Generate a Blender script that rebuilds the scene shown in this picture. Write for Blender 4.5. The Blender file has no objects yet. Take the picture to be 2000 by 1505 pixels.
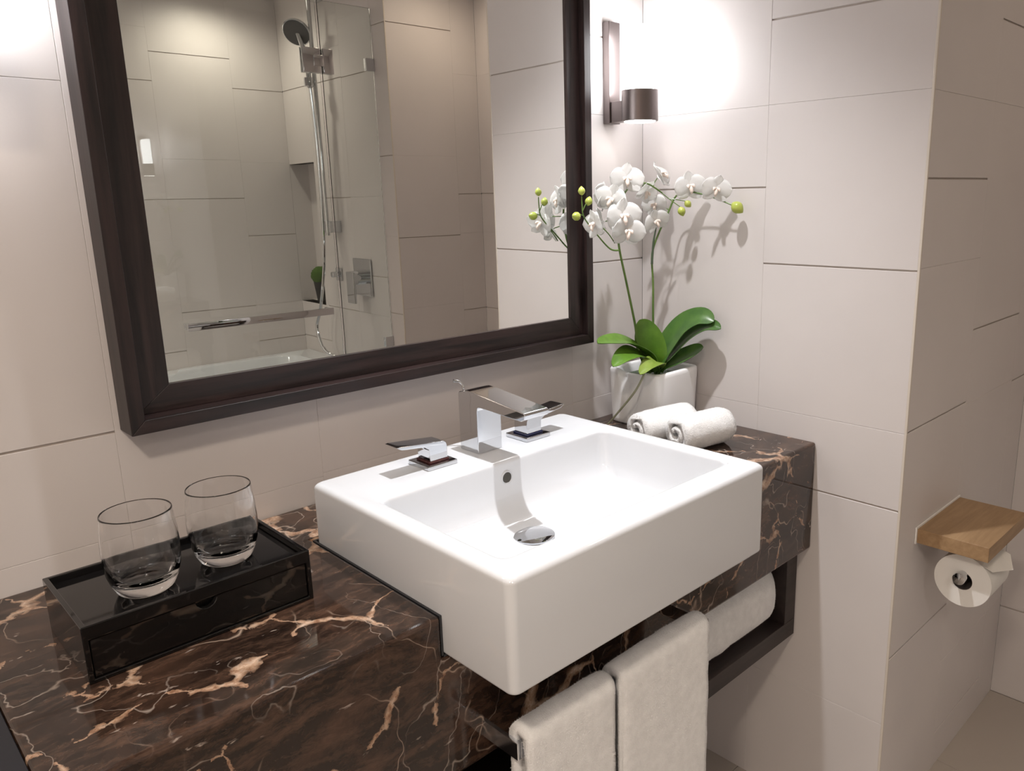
import bpy, bmesh, math, random
from mathutils import Vector, Matrix, noise
scene = bpy.context.scene
C = scene.collection
random.seed(7)
# ------------------------------------------------------------------ camera, world, lights, exposure
# metres; x to the right along the mirror wall, y = 0 is the mirror wall (the room lies at y < 0), z = 0 is the counter top
cam_d = bpy.data.cameras.new('camera')
cam_d.sensor_fit = 'HORIZONTAL'; cam_d.sensor_width = 36.0
cam_d.lens = 1538.059 / 2000.0 * 36.0
cam_d.shift_x = -120.884 / 2000.0; cam_d.shift_y = -15.129 / 2000.0
cam_d.clip_start = 0.01
cam = bpy.data.objects.new('camera', cam_d); C.objects.link(cam)
cam.location = (-1.51254, -1.26413, 0.52497)
cam.rotation_euler = (1.344, 0.0174, -0.78995)
scene.camera = cam
FLOOR, CEIL = -0.9016, 1.50

world = bpy.data.worlds.new('world'); scene.world = world; world.use_nodes = True
bg = world.node_tree.nodes['Background']; bg.inputs[0].default_value = (1.0, 0.95, 0.9, 1); bg.inputs[1].default_value = 0.05

vs = scene.view_settings
vs.view_transform = 'Standard'; vs.look = 'None'; vs.exposure = 0.50; vs.gamma = 1.0; vs.use_curve_mapping = False
try:
    scene.cycles.use_denoising = True
    scene.cycles.max_bounces = 9; scene.cycles.diffuse_bounces = 4; scene.cycles.transmission_bounces = 8; scene.cycles.glossy_bounces = 5
    scene.cycles.sample_clamp_indirect = 6.0
    scene.cycles.caustics_refractive = True
except Exception:
    pass

def spot(name, loc, power, color, angle, blend, radius, target=None):
    d = bpy.data.lights.new(name, 'SPOT'); d.energy = power; d.color = color
    d.spot_size = math.radians(angle); d.spot_blend = blend; d.shadow_soft_size = radius
    o = bpy.data.objects.new(name, d); C.objects.link(o); o.location = loc
    if target: o.rotation_euler = (Vector(target) - Vector(loc)).to_track_quat('-Z', 'Y').to_euler()
    return o
NEUTRAL = (1.0, 0.99, 0.995); WARM = (1.0, 0.815, 0.62)
DOWNLIGHTS_AND_FILLS = [  # x, y, power, colour, cone, blend, source radius
    (-0.55, -0.365, 68.0, NEUTRAL, 84, 1.0, 0.022),
    (0.50, -1.50, 7.5, WARM, 165, 0.9, 0.05),
    (-0.05, -2.58, 14.0, (1.0, 0.895, 0.745), 165, 0.9, 0.05),
    (-1.62, -2.20, 56.0, (1.0, 0.905, 0.815), 150, 0.9, 0.10),  # added fill from the front, not a known lamp of the room
    (-1.95, -1.28, 98.0, (1.0, 0.85, 0.69), 150, 0.9, 0.10),  # added warm fill from the left, not a known lamp either
]
for i, (x, y, p, col, a, b, r) in enumerate(DOWNLIGHTS_AND_FILLS):
    spot('downlight_or_fill_beam', (x, y, CEIL - 0.012), p, col, a, b, r)
SCONCE_GLOW = 18.5

# ------------------------------------------------------------------ materials
MATS = {}
def mat(name, color=(0.8, 0.8, 0.8), rough=0.5, metal=0.0, **kw):
    m = bpy.data.materials.new(name); m.use_nodes = True
    b = m.node_tree.nodes['Principled BSDF']
    b.inputs['Base Color'].default_value = (*color, 1); b.inputs['Roughness'].default_value = rough
    b.inputs['Metallic'].default_value = metal
    for k, v in kw.items():
        b.inputs[k].default_value = v
    MATS[name] = m
    return m
class NT:
    def __init__(s, m): s.t = m.node_tree; s.b = s.t.nodes['Principled BSDF']
    def n(s, typ, **props):
        nd = s.t.nodes.new(typ)
        for k, v in props.items():
            if k.startswith('i_'):
                key = k[2:].replace('_', ' ')
                nd.inputs[key].default_value = v
            else: setattr(nd, k, v)
        return nd
    def l(s, a, b): s.t.links.new(a, b)
    def coord(s, out='Object'): return s.n('ShaderNodeTexCoord').outputs[out]
    def ramp(s, fac, stops, interp='LINEAR'):
        r = s.n('ShaderNodeValToRGB'); r.color_ramp.interpolation = interp
        e = r.color_ramp.elements
        while len(e) < len(stops): e.new(0.5)
        for el, (p, c) in zip(e, stops):
            el.position = p; el.color = (*c, 1) if len(c) == 3 else c
        s.l(fac, r.inputs[0]); return r.outputs[0]
    def math(s, op, a, b=None, clamp=False):
        nd = s.n('ShaderNodeMath', operation=op); nd.use_clamp = clamp
        for i, v in enumerate((a, b)):
            if v is None: continue
            if isinstance(v, (int, float)): nd.inputs[i].default_value = v
            else: s.l(v, nd.inputs[i])
        return nd.outputs[0]
    def mix(s, fac, a, b, blend='MIX'):
        nd = s.n('ShaderNodeMix', data_type='RGBA', blend_type=blend)
        for sock, v in ((nd.inputs[0], fac), (nd.inputs[6], a), (nd.inputs[7], b)):
            if isinstance(v, (int, float)): sock.default_value = v
            elif isinstance(v, tuple): sock.default_value = (*v, 1)
            else: s.l(v, sock)
        return nd.outputs[2]
    def noise(s, vec, scale, detail=4, rough=0.5, dist=0.0):
        nd = s.n('ShaderNodeTexNoise'); nd.inputs['Scale'].default_value = scale
        nd.inputs['Detail'].default_value = detail; nd.inputs['Roughness'].default_value = rough
        nd.inputs['Distortion'].default_value = dist
        if vec is not None: s.l(vec, nd.inputs['Vector'])
        return nd
    def bump(s, h, strength, dist):
        nd = s.n('ShaderNodeBump'); nd.inputs['Strength'].default_value = strength; nd.inputs['Distance'].default_value = dist
        s.l(h, nd.inputs['Height']); s.l(nd.outputs[0], s.b.inputs['Normal'])
    def mapping(s, vec, scale=(1, 1, 1), rot=(0, 0, 0)):
        nd = s.n('ShaderNodeMapping'); nd.inputs['Scale'].default_value = scale; nd.inputs['Rotation'].default_value = rot
        s.l(vec, nd.inputs['Vector']); return nd.outputs[0]

def m_tile(name, base, var=0.03):
    m = mat(name, base, 0.42); t = NT(m); v = t.coord()
    n1 = t.noise(v, 3.0, 3); n2 = t.noise(v, 260.0, 2)
    lo = tuple(c * (1 - var) for c in base); hi = tuple(min(1, c * (1 + var)) for c in base)
    t.l(t.ramp(n1.outputs[0], [(0.3, lo), (0.7, hi)]), t.b.inputs['Base Color'])
    t.bump(n2.outputs[0], 0.05, 0.001)
    t.b.inputs['Specular IOR Level'].default_value = 0.35
    return m
m_tile('tile', (0.67, 0.63, 0.62))
m_tile('tile_floor', (0.42, 0.375, 0.335))
mat('grout', (0.56, 0.50, 0.46), 0.9)
mat('corner_trim', (0.66, 0.60, 0.53), 0.35)
mat('plaster', (0.78, 0.76, 0.73), 0.9)

def m_marble():
    m = mat('marble', rough=0.08); t = NT(m); v = t.coord()
    def warped(scale, amt, sc=(1, 1, 1), rot=(0, 0, 0)):
        w = t.noise(v, scale, 4, 0.6); nd = t.n('ShaderNodeVectorMath', operation='MULTIPLY_ADD')
        t.l(w.outputs['Color'], nd.inputs[0]); nd.inputs[1].default_value = (amt, amt, amt); t.l(v, nd.inputs[2])
        return t.mapping(nd.outputs[0], sc, rot)
    def ridge(vec, scale, width, detail=2, rough=0.45):
        n = t.noise(vec, scale, detail, rough); d = t.math('ABSOLUTE', t.math('SUBTRACT', n.outputs[0], 0.5))
        return t.ramp(d, [(0.0, (1, 1, 1)), (width * 0.35, (0.55, 0.55, 0.55)), (width, (0, 0, 0))])
    def mask(scale, a, b_, rot):
        n = t.noise(t.mapping(v, (1, 1, 1), rot), scale, 3, 0.55); return t.ramp(n.outputs[0], [(a, (0, 0, 0)), (b_, (1, 1, 1))])
    w1 = warped(5.0, 0.10)
    # broad tawny veins: cell edges, only here and there, of uneven width
    vo = t.n('ShaderNodeTexVoronoi', feature='DISTANCE_TO_EDGE'); vo.inputs['Scale'].default_value = 6.2; t.l(warped(7.0, 0.12), vo.inputs['Vector'])
    jag = t.noise(v, 55.0, 5, 0.75)
    dist = t.math('ADD', vo.outputs['Distance'], t.math('MULTIPLY', t.math('SUBTRACT', jag.outputs[0], 0.5), 0.13))
    wid = t.math('MULTIPLY', mask(7.5, 0.45, 0.70, (0.3, 0.1, 0.8)), 0.095)
    big = t.math('MULTIPLY', t.math('GREATER_THAN', wid, 0.004), t.math('SUBTRACT', 1.0, t.math('DIVIDE', dist, t.math('ADD', wid, 0.0005)), True), True)
    big = t.ramp(big, [(0.0, (0, 0, 0)), (0.35, (0.6, 0.6, 0.6)), (0.8, (1, 1, 1))])
    thin = t.math('MULTIPLY', ridge(w1, 6.5, 0.0048, 2, 0.35), t.math('MULTIPLY', mask(5.0, 0.47, 0.60, (1.0, 0.2, 0.4)), mask(26.0, 0.36, 0.56, (0.5, 0.9, 0.1))))
    hair = t.math('MULTIPLY', ridge(warped(9.0, 0.06, (1.3, 1, 1), (0, 0, 0.5)), 11.0, 0.0065, 1, 0.4), mask(6.0, 0.45, 0.58, (0.2, 1.3, 2.0)))
    dash_n = t.noise(warped(12.0, 0.03, (9, 34, 34), (0, 0, -0.45)), 3.0, 3, 0.6)
    dash = t.math('MULTIPLY', t.ramp(dash_n.outputs[0], [(0.66, (0, 0, 0)), (0.74, (1, 1, 1))]), mask(8.0, 0.48, 0.60, (2.1, 0.6, 1.1)))
    b1 = t.noise(w1, 8.0, 6, 0.65, 0.4); b2 = t.noise(warped(10.0, 0.05, (5, 24, 24), (0, 0, -0.35)), 2.5, 6, 0.72)
    base = t.ramp(b1.outputs[0], [(0.30, (0.010, 0.0062, 0.0048)), (0.52, (0.024, 0.0135, 0.0095)), (0.72, (0.070, 0.036, 0.023))])
    base = t.mix(t.math('MULTIPLY', t.ramp(b2.outputs[0], [(0.46, (0, 0, 0)), (0.72, (1, 1, 1))]), 0.85), base, (0.105, 0.058, 0.038))
    spk = t.noise(v, 180.0, 3, 0.7)
    base = t.mix(t.math('MULTIPLY', t.ramp(spk.outputs[0], [(0.62, (0, 0, 0)), (0.75, (1, 1, 1))]), 0.35), base, (0.10, 0.06, 0.045))
    veinc = t.ramp(jag.outputs[0], [(0.38, (0.20, 0.105, 0.062)), (0.5, (0.40, 0.26, 0.175)), (0.62, (0.62, 0.47, 0.36))])
    col = t.mix(big, base, veinc)
    col = t.mix(t.math('MULTIPLY', thin, 0.75, True), col, (0.48, 0.36, 0.28))
    col = t.mix(t.math('MULTIPLY', hair, 0.6, True), col, (0.42, 0.35, 0.30))
    col = t.mix(t.math('MULTIPLY', dash, 0.75, True), col, (0.55, 0.46, 0.40))
    t.l(col, t.b.inputs['Base Color']); t.b.inputs['Specular IOR Level'].default_value = 0.55
m_marble()
mat('ceramic', (0.665, 0.685, 0.72), 0.07, **{'Specular IOR Level': 0.6, 'Coat Weight': 0.3, 'Coat Roughness': 0.03})
mat('pot_ceramic', (0.88, 0.885, 0.90), 0.28)
mat('chrome', (0.64, 0.65, 0.67), 0.04, 1.0)
mat('satin_chrome', (0.80, 0.82, 0.86), 0.2, 1.0)
mat('brushed_bronze', (0.21, 0.18, 0.175), 0.34, 1.0, **{'Anisotropic': 0.5})
mat('mirror_silver', (0.93, 0.94, 0.93), 0.0, 1.0)
mat('silicone', (0.02, 0.021, 0.025), 0.35)
mat('lacquer', (0.006, 0.0055, 0.0055), 0.06, **{'Specular IOR Level': 0.6})
mat('filler_dark', (0.007, 0.0075, 0.012), 0.5)
mat('rubber_red', (0.05, 0.010, 0.010), 0.3)
mat('rubber_blue', (0.010, 0.014, 0.05), 0.3)
mat('hole_dark', (0.05, 0.045, 0.035), 0.6)
mat('lamp_metal_white', (0.85, 0.84, 0.82), 0.4)
mat('clear_glass', (1, 1, 1), 0.0, **{'Transmission Weight': 1.0, 'IOR': 1.5})
mat('screen_glass', (0.93, 0.97, 0.94), 0.0, **{'Transmission Weight': 1.0, 'IOR': 1.45})
def m_emit(name, col, strength):
    m = mat(name, col, 0.5); b = m.node_tree.nodes['Principled BSDF']
    b.inputs['Emission Color'].default_value = (*col, 1); b.inputs['Emission Strength'].default_value = strength
m_emit('sconce_glow', (0.98, 0.985, 1.0), SCONCE_GLOW)
m_emit('sconce_lower_glow', (1.0, 0.965, 0.94), SCONCE_GLOW * 0.7)
mat('shower_face', (0.10, 0.10, 0.10), 0.4)
m_emit('downlight_glow', (1.0, 0.9, 0.75), 6.0)
def m_wood(name, c0, c1, scale, rough, axis_scale):
    m = mat(name, c0, rough); t = NT(m); v = t.mapping(t.coord(), axis_scale)
    n = t.noise(v, scale, 5, 0.65, 0.4)
    t.l(t.ramp(n.outputs[0], [(0.35, c0), (0.7, c1)]), t.b.inputs['Base Color'])
    t.bump(n.outputs[0], 0.25, 0.0008)
m_wood('wenge_x', (0.006, 0.0040, 0.0040), (0.034, 0.0185, 0.0175), 75, 0.38, (0.06, 1, 1))
m_wood('wenge_z', (0.006, 0.0040, 0.0040), (0.034, 0.0185, 0.0175), 75, 0.38, (1, 1, 0.06))
m_wood('shelf_wood', (0.016, 0.011, 0.010), (0.040, 0.027, 0.025), 40, 0.45, (0.08, 1, 1))
m_wood('oak', (0.30, 0.185, 0.095), (0.42, 0.275, 0.15), 55, 0.42, (0.10, 1, 1))
def m_terry():
    m = mat('terry', (0.84, 0.84, 0.845), 0.95); t = NT(m); v = t.coord()
    n = t.noise(v, 420, 3, 0.7); n2 = t.noise(v, 60, 3)
    t.l(t.ramp(n2.outputs[0], [(0.3, (0.79, 0.79, 0.795)), (0.7, (0.89, 0.89, 0.895))]), t.b.inputs['Base Color'])
    t.bump(n.outputs[0], 0.9, 0.002); t.b.inputs['Sheen Weight'].default_value = 0.4
m_terry()
mat('terry_fibre', (0.88, 0.88, 0.885), 0.95, **{'Sheen Weight': 0.3})
mat('tissue', (0.80, 0.78, 0.75), 0.95)
mat('cardboard', (0.09, 0.075, 0.07), 0.8)
def m_leaf(name, c0, c1):
    m = mat(name, c0, 0.32); t = NT(m)
    n = t.noise(t.coord(), 35, 4)
    t.l(t.ramp(n.outputs[0], [(0.3, c0), (0.7, c1)]), t.b.inputs['Base Color'])
    t.b.inputs['Subsurface Weight'].default_value = 0.08; t.b.inputs['Subsurface Radius'].default_value = (0.004, 0.006, 0.002)
m_leaf('leaf', (0.070, 0.165, 0.016), (0.125, 0.25, 0.028))
m_leaf('leaf_dark', (0.040, 0.105, 0.022), (0.075, 0.165, 0.030))
m_leaf('leaf_pale', (0.17, 0.26, 0.035), (0.24, 0.32, 0.06))
m_leaf('stem_green', (0.075, 0.15, 0.03), (0.14, 0.22, 0.05))
m_leaf('bud_green', (0.36, 0.44, 0.07), (0.52, 0.56, 0.13))
mat('root', (0.30, 0.31, 0.22), 0.7)
mat('stake', (0.06, 0.09, 0.05), 0.6)
mat('petal', (0.93, 0.93, 0.925), 0.55)
_t = NT(MATS['petal']); _tr = _t.n('ShaderNodeBsdfTranslucent'); _tr.inputs[0].default_value = (0.95, 0.95, 0.94, 1)
_mx = _t.n('ShaderNodeMixShader'); _mx.inputs[0].default_value = 0.5
_t.l(_t.b.outputs[0], _mx.inputs[1]); _t.l(_tr.outputs[0], _mx.inputs[2]); _t.l(_mx.outputs[0], _t.t.nodes['Material Output'].inputs['Surface'])
mat('orchid_lip', (0.90, 0.78, 0.70), 0.5)
mat('moss', (0.06, 0.13, 0.015), 0.9)
mat('black_pot', (0.012, 0.012, 0.013), 0.5)

# ------------------------------------------------------------------ mesh helpers
def tag(o, label=None, cat=None, group=None, kind=None):
    for k, v in (('label', label), ('category', cat), ('group', group), ('kind', kind)):
        if v: o[k] = v
    return o
def put(o, parent):
    C.objects.link(o)
    if parent is not None:
        o.parent = parent
        o.matrix_parent_inverse = Matrix.Translation(-Vector(parent.location)) if parent.parent is None else \
            Matrix.Translation(-Vector(parent.parent.location) * 0)
    return o
def thing(name, loc, label, cat, group=None):
    o = bpy.data.objects.new(name, None); o.empty_display_size = 0.02; o.location = loc
    C.objects.link(o); return tag(o, label, cat, group)
def obj(name, bm, m, parent=None, smooth=False, sharp=35, wn=False):
    me = bpy.data.meshes.new(name); bmesh.ops.recalc_face_normals(bm, faces=bm.faces)
    if smooth:
        for f in bm.faces: f.smooth = True
        if sharp < 180:
            for e in bm.edges:
                if len(e.link_faces) == 2 and e.calc_face_angle(0) > math.radians(sharp): e.smooth = False
    bm.to_mesh(me); bm.free()
    me.materials.append(MATS[m]); o = bpy.data.objects.new(name, me)
    if wn:
        md = o.modifiers.new('weighted', 'WEIGHTED_NORMAL'); md.keep_sharp = True; md.weight = 100
    return put(o, parent)
def bm_box(x0, x1, y0, y1, z0, z1, bevel=0.0, seg=2, bm=None):
    own = bm is None
    b = bmesh.new()
    bmesh.ops.create_cube(b, size=1.0)
    for v in b.verts:
        v.co = Vector(((x0 + x1) / 2 + v.co.x * abs(x1 - x0), (y0 + y1) / 2 + v.co.y * abs(y1 - y0), (z0 + z1) / 2 + v.co.z * abs(z1 - z0)))
    if bevel > 0: bmesh.ops.bevel(b, geom=list(b.edges), offset=bevel, segments=seg, profile=0.5, affect='EDGES')
    if own: return b
    me = bpy.data.meshes.new('t'); b.to_mesh(me); b.free(); bm.from_mesh(me); bpy.data.meshes.remove(me); return bm
def box(name, x0, x1, y0, y1, z0, z1, m, parent=None, bevel=0.0, seg=2):
    return obj(name, bm_box(x0, x1, y0, y1, z0, z1, bevel, seg), m, parent, smooth=bevel > 0, sharp=80, wn=bevel > 0)
def bm_prism(pts, axis, a0, a1, bevel=0.0, seg=2):
    """closed 2-D outline extruded along an axis; pts are the two other coordinates in order"""
    b = bmesh.new()
    def mk(p, a):
        if axis == 0: return (a, p[0], p[1])
        if axis == 1: return (p[0], a, p[1])
        return (p[0], p[1], a)
    v0 = [b.verts.new(mk(p, a0)) for p in pts]; v1 = [b.verts.new(mk(p, a1)) for p in pts]
    n = len(pts)
    b.faces.new(v0); b.faces.new(v1[::-1])
    for i in range(n): b.faces.new((v0[i], v0[(i + 1) % n], v1[(i + 1) % n], v1[i]))
    bmesh.ops.recalc_face_normals(b, faces=b.faces)
    if bevel > 0: bmesh.ops.bevel(b, geom=[e for e in b.edges if e.calc_face_angle(0) > 0.5], offset=bevel, segments=seg, profile=0.5, affect='EDGES')
    return b
def bm_lathe(profile, center, n=48, bm=None, axis=2):
    b = bm or bmesh.new(); rings = []
    for r, h in profile:
        ring = []
        for i in range(n):
            a = 2 * math.pi * i / n
            p = [r * math.cos(a), r * math.sin(a), h]
            if axis == 0: p = [h, p[0], p[1]]
            elif axis == 1: p = [p[0], h, p[1]]
            ring.append(b.verts.new(Vector(center) + Vector(p)))
        rings.append(ring)
    for k in range(len(rings) - 1):
        A, B = rings[k], rings[k + 1]
        for i in range(n): b.faces.new((A[i], A[(i + 1) % n], B[(i + 1) % n], B[i]))
    b.faces.new(rings[0][::-1]); b.faces.new(rings[-1])
    return b
def bm_tube(pts, radii, n=10, bm=None):
    b = bm or bmesh.new(); pts = [Vector(p) for p in pts]
    if not isinstance(radii, (list, tuple)): radii = [radii] * len(pts)
    prev = None; rings = []
    for k, p in enumerate(pts):
        d = (pts[min(k + 1, len(pts) - 1)] - pts[max(k - 1, 0)]).normalized()
        u = prev if prev is not None else (Vector((0, 0, 1)) if abs(d.z) < 0.9 else Vector((1, 0, 0)))
        s = d.cross(u).normalized(); u = s.cross(d).normalized(); prev = u
        rings.append([b.verts.new(p + (s * math.cos(2 * math.pi * i / n) + u * math.sin(2 * math.pi * i / n)) * radii[k]) for i in range(n)])
    for A, B in zip(rings, rings[1:]):
        for i in range(n): b.faces.new((A[i], A[(i + 1) % n], B[(i + 1) % n], B[i]))
    b.faces.new(rings[0][::-1]); b.faces.new(rings[-1])
    return b
def spline(pts, n=8):
    pts = [Vector(p) for p in pts]; out = []
    for i in range(len(pts) - 1):
        p0 = pts[max(i - 1, 0)]; p1 = pts[i]; p2 = pts[i + 1]; p3 = pts[min(i + 2, len(pts) - 1)]
        for k in range(n):
            t = k / n
            out.append(0.5 * ((2 * p1) + (p2 - p0) * t + (2 * p0 - 5 * p1 + 4 * p2 - p3) * t * t + (3 * p1 - p0 - 3 * p2 + p3) * t ** 3))
    out.append(pts[-1]); return out
def rrect(x0, x1, y0, y1, r, z, per=6):
    pts = []
    for cx, cy, a0 in ((x1 - r, y1 - r, 0), (x0 + r, y1 - r, 90), (x0 + r, y0 + r, 180), (x1 - r, y0 + r, 270)):
        for k in range(per + 1):
            a = math.radians(a0 + 90 * k / per); pts.append(Vector((cx + r * math.cos(a), cy + r * math.sin(a), z)))
    return pts
def bm_loft(rings, cap0=True, cap1=True):
    b = bmesh.new(); R = [[b.verts.new(p) for p in ring] for ring in rings]
    for A, B in zip(R, R[1:]):
        n = len(A)
        for i in range(n): b.faces.new((A[i], A[(i + 1) % n], B[(i + 1) % n], B[i]))
    if cap0: b.faces.new(R[0][::-1])
    if cap1: b.faces.new(R[-1])
    return b

# ------------------------------------------------------------------ tiled walls
def tile_wall(name, axis, plane, sign, cols, z0=FLOOR, z1=CEIL, thick=0.06, holes=()):
    """axis 0: plane x = const (u is y), axis 1: plane y = const (u is x); sign = direction of the face normal
    cols: (u0, u1, [thin joints], [open dark joints])"""
    us = [u for c in cols for u in c[:2]]; u0, u1 = min(us), max(us)
    back = plane - sign * 0.0035
    def span(ua, ub, a, b_, za, zb, bev=0.0):
        if axis == 0: return bm_box(a, b_, ua, ub, za, zb, bev, 1)
        return bm_box(ua, ub, a, b_, za, zb, bev, 1)
    if not holes:
        root = obj(name, span(u0, u1, back, plane - sign * thick, z0, z1), 'grout')
    else:
        hu0, hu1, hz0, hz1 = holes[0]; b = bmesh.new()
        for q in ((u0, hu0, z0, z1), (hu1, u1, z0, z1), (hu0, hu1, z0, hz0), (hu0, hu1, hz1, z1)):
            if q[1] - q[0] < 1e-4: continue
            if axis == 0: bm_box(back, plane - sign * thick, q[0], q[1], q[2], q[3], bm=b)
            else: bm_box(q[0], q[1], back, plane - sign * thick, q[2], q[3], bm=b)
        root = obj(name, b, 'grout')
    root['kind'] = 'structure'
    for ua, ub, thin, dark in cols:
        js = sorted([(z, 0.00012) for z in thin] + [(z, 0.0017) for z in dark])
        js = [(z0, 0.0)] + [j for j in js if z0 + 0.02 < j[0] < z1 - 0.02] + [(z1, 0.0)]
        for (za, ga), (zb, gb) in zip(js, js[1:]):
            pieces = [(ua, ub, za + ga, zb - gb)]
            for hu0, hu1, hz0, hz1 in holes:
                nxt = []
                for a, b_, c, d in pieces:
                    if b_ <= hu0 + 1e-6 or a >= hu1 - 1e-6 or d <= hz0 + 1e-6 or c >= hz1 - 1e-6: nxt.append((a, b_, c, d)); continue
                    if a < hu0: nxt.append((a, hu0, c, d))
                    if b_ > hu1: nxt.append((hu1, b_, c, d))
                    if c < hz0: nxt.append((max(a, hu0), min(b_, hu1), c, hz0))
                    if d > hz1: nxt.append((max(a, hu0), min(b_, hu1), hz1, d))
                pieces = nxt
            for a, b_, c, d in pieces:
                if b_ - a < 0.012 or d - c < 0.012: continue
                jit = random.uniform(-0.0002, 0.0002)
                o = obj('tile', span(a + 0.00005, b_ - 0.00005, plane + sign * jit, back + sign * 0.0005, c, d, 0.0006), 'tile', root, smooth=False)
    return root
YC, NX, Y2, XP, YB = -0.677, 0.774, -1.795, 0.3234, -2.84
XL = -2.40
TH = [0.046, 0.70, -0.60, 1.354]
def colgen(edges, alt, thin=TH):
    return [(a, b, thin, alt[i % len(alt)]) for i, (a, b) in enumerate(zip(edges, edges[1:]))]
wb = colgen([XL, -2.154, -1.837], [[0.373, -0.277, 1.0], [0.199, -0.45]]) + [
    (-1.837, -1.52, [0.04, 0.69, -0.60], [0.373, -0.277, 1.03]), (-1.52, -1.203, [0.0385, 0.686, -0.61, 1.34], [0.199, -0.45, 0.86]),
    (-1.203, -0.886, [0.0435, -0.60], [-0.277]), (-0.886, -0.569, [0.05, 0.70, -0.60], [0.375, -0.109, 0.866]),
    (-0.569, -0.252, [0.05, 0.70, -0.60], [0.53, -0.277, 1.03]), (-0.252, 0.0, [0.052, 0.7015, -0.60], [0.373, -0.109, 0.866])]
tile_wall('wall_back', 1, 0.0, -1, wb)
tile_wall('wall_right', 0, 0.0, -1, [(-0.341, 0.0, [0.7015, 0.0556, -0.60], [0.5354, -0.27, 1.03]), (YC + 0.004, -0.341, [0.7018, 0.0545, -0.60], [0.8666, 0.375, -0.109])])
tile_wall('wall_niche', 1, YC, -1, [(0.004, 0.327, [0.380, 0.70], [0.545, 0.057, -0.443, 1.03]), (0.327, 0.652, [0.052, 0.70, -0.60], [0.221, -0.80, 0.86]), (0.652, NX, [0.38, -0.6], [0.047, 0.545, -0.443])])
tile_wall('wall_niche_end', 0, NX, -1, [(YC - 0.35, YC, [0.745, 0.05], [-0.63, 0.25]), (-1.37, YC - 0.35, [0.38, -0.6], [0.545, -0.443, 1.05]), (Y2, -1.37, [0.37, 1.059], [0.5455, 0.0165, -0.63])])
tile_wall('wall_pillar', 1, Y2, 1, [(XP + 0.004, 0.645, [0.7076, 0.054, -0.60], [1.233, 0.363, -0.28]), (0.645, NX, [1.059, 0.37, -0.44], [0.5445, 0.0165, -0.63])])
NZ = (-2.84, -2.557, 0.008, 0.712)
tile_wall('wall_shower_end', 0, XP, -1, [(-1.915, Y2 - 0.004, [0.37], [1.233, 0.7076, 0.03, -0.3]), (-2.205, -1.915, [0.54, 0.008], [1.063, 0.186, -0.45]), (-2.525, -2.205, [1.2, -0.34], [1.066, 0.539, 0.008]), (YB, -2.525, [0.36], [1.068, -0.175, -0.6])], holes=(NZ,))
tile_wall('wall_shower_back', 1, YB, 1, [(-1.32, -0.95, [0.36, -0.2], [0.72, 0.1]), (-0.95, -0.62, [1.07, 0.008], [0.546, 0.2]), (-0.62, -0.285, [0.36, 1.3], [1.073, -0.178, 0.546]), (-0.285, 0.075, [0.73, -0.3], [0.546, 0.008, 1.2]), (0.075, XP, [0.72, 0.008], [1.066, 0.36, -0.178]), (XL, -1.32, [0.36], [0.72])])
# shower recess (shelf niche) in the end wall
nb = bmesh.new()
bm_box(XP + 0.10, XP + 0.12, NZ[0], NZ[1], NZ[2] - 0.0, NZ[3], bm=nb)
bm_box(XP - 0.0005, XP + 0.12, NZ[0], NZ[1] + 0.01, NZ[2] - 0.012, NZ[2], bm=nb)
bm_box(XP + 0.0005, XP + 0.12, NZ[0], NZ[1] + 0.01, NZ[3], NZ[3] + 0.012, bm=nb)
bm_box(XP + 0.0005, XP + 0.12, NZ[1], NZ[1] + 0.012, NZ[2], NZ[3], bm=nb)
bm_box(XP + 0.0005, XP + 0.12, NZ[0] - 0.012, NZ[0], NZ[2], NZ[3], bm=nb)
o = obj('trim_2', nb, 'tile'); o['kind'] = 'structure'
tr = bmesh.new(); bm_box(-0.0006, 0.0045, YC - 0.0006, YC + 0.0045, FLOOR, CEIL, 0.001, bm=tr)
o = obj('trim_1', tr, 'corner_trim'); o['kind'] = 'structure'
o = box('trim_3', XP - 0.0006, XP + 0.0045, Y2 - 0.0045, Y2 + 0.0006, FLOOR, CEIL, 'corner_trim', None, 0.001); o['kind'] = 'structure'
o = box('wall_left', XL - 0.06, XL, YB, 0.0, FLOOR, CEIL, 'tile'); o['kind'] = 'structure'
fl = box('floor', XL - 0.06, NX + 0.06, YB - 0.06, 0.06, FLOOR - 0.06, FLOOR - 0.004, 'grout'); fl['kind'] = 'structure'
fx = [XL, -2.03, -1.43, -0.83, -0.23, 0.37, NX]; fy = [YB, -2.72, -2.12, -1.52, -0.92, -0.32, 0.0]
for i in range(len(fx) - 1):
    for j in range(len(fy) - 1):
        box('tile', fx[i] + 0.0008, fx[i + 1] - 0.0008, fy[j] + 0.0008, fy[j + 1] - 0.0008, FLOOR - 0.004, FLOOR, 'tile_floor', fl, 0.0007, 1)
ce = box('ceiling', XL - 0.06, NX + 0.06, YB - 0.06, 0.06, CEIL, CEIL + 0.05, 'plaster'); ce['kind'] = 'structure'
for (x, y, p, col, a, b, r), where in zip(DOWNLIGHTS_AND_FILLS, ('above the basin', 'over the toilet recess', 'over the shower', 'beside the bathtub, added as unseen fill', 'in the middle of the room, added as unseen fill')):
    t = thing('ceiling_downlight_or_fill', (x, y, CEIL), 'round white recessed ceiling downlight ' + where, 'ceiling light', 'ceiling downlights')  # for the last two entries the fixture only dresses an added fill
    obj('trim_ring', bm_lathe([(0.036, 0), (0.050, 0), (0.050, -0.004), (0.038, -0.008), (0.036, -0.004)], (x, y, CEIL), 40), 'lamp_metal_white', t, True)

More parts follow.
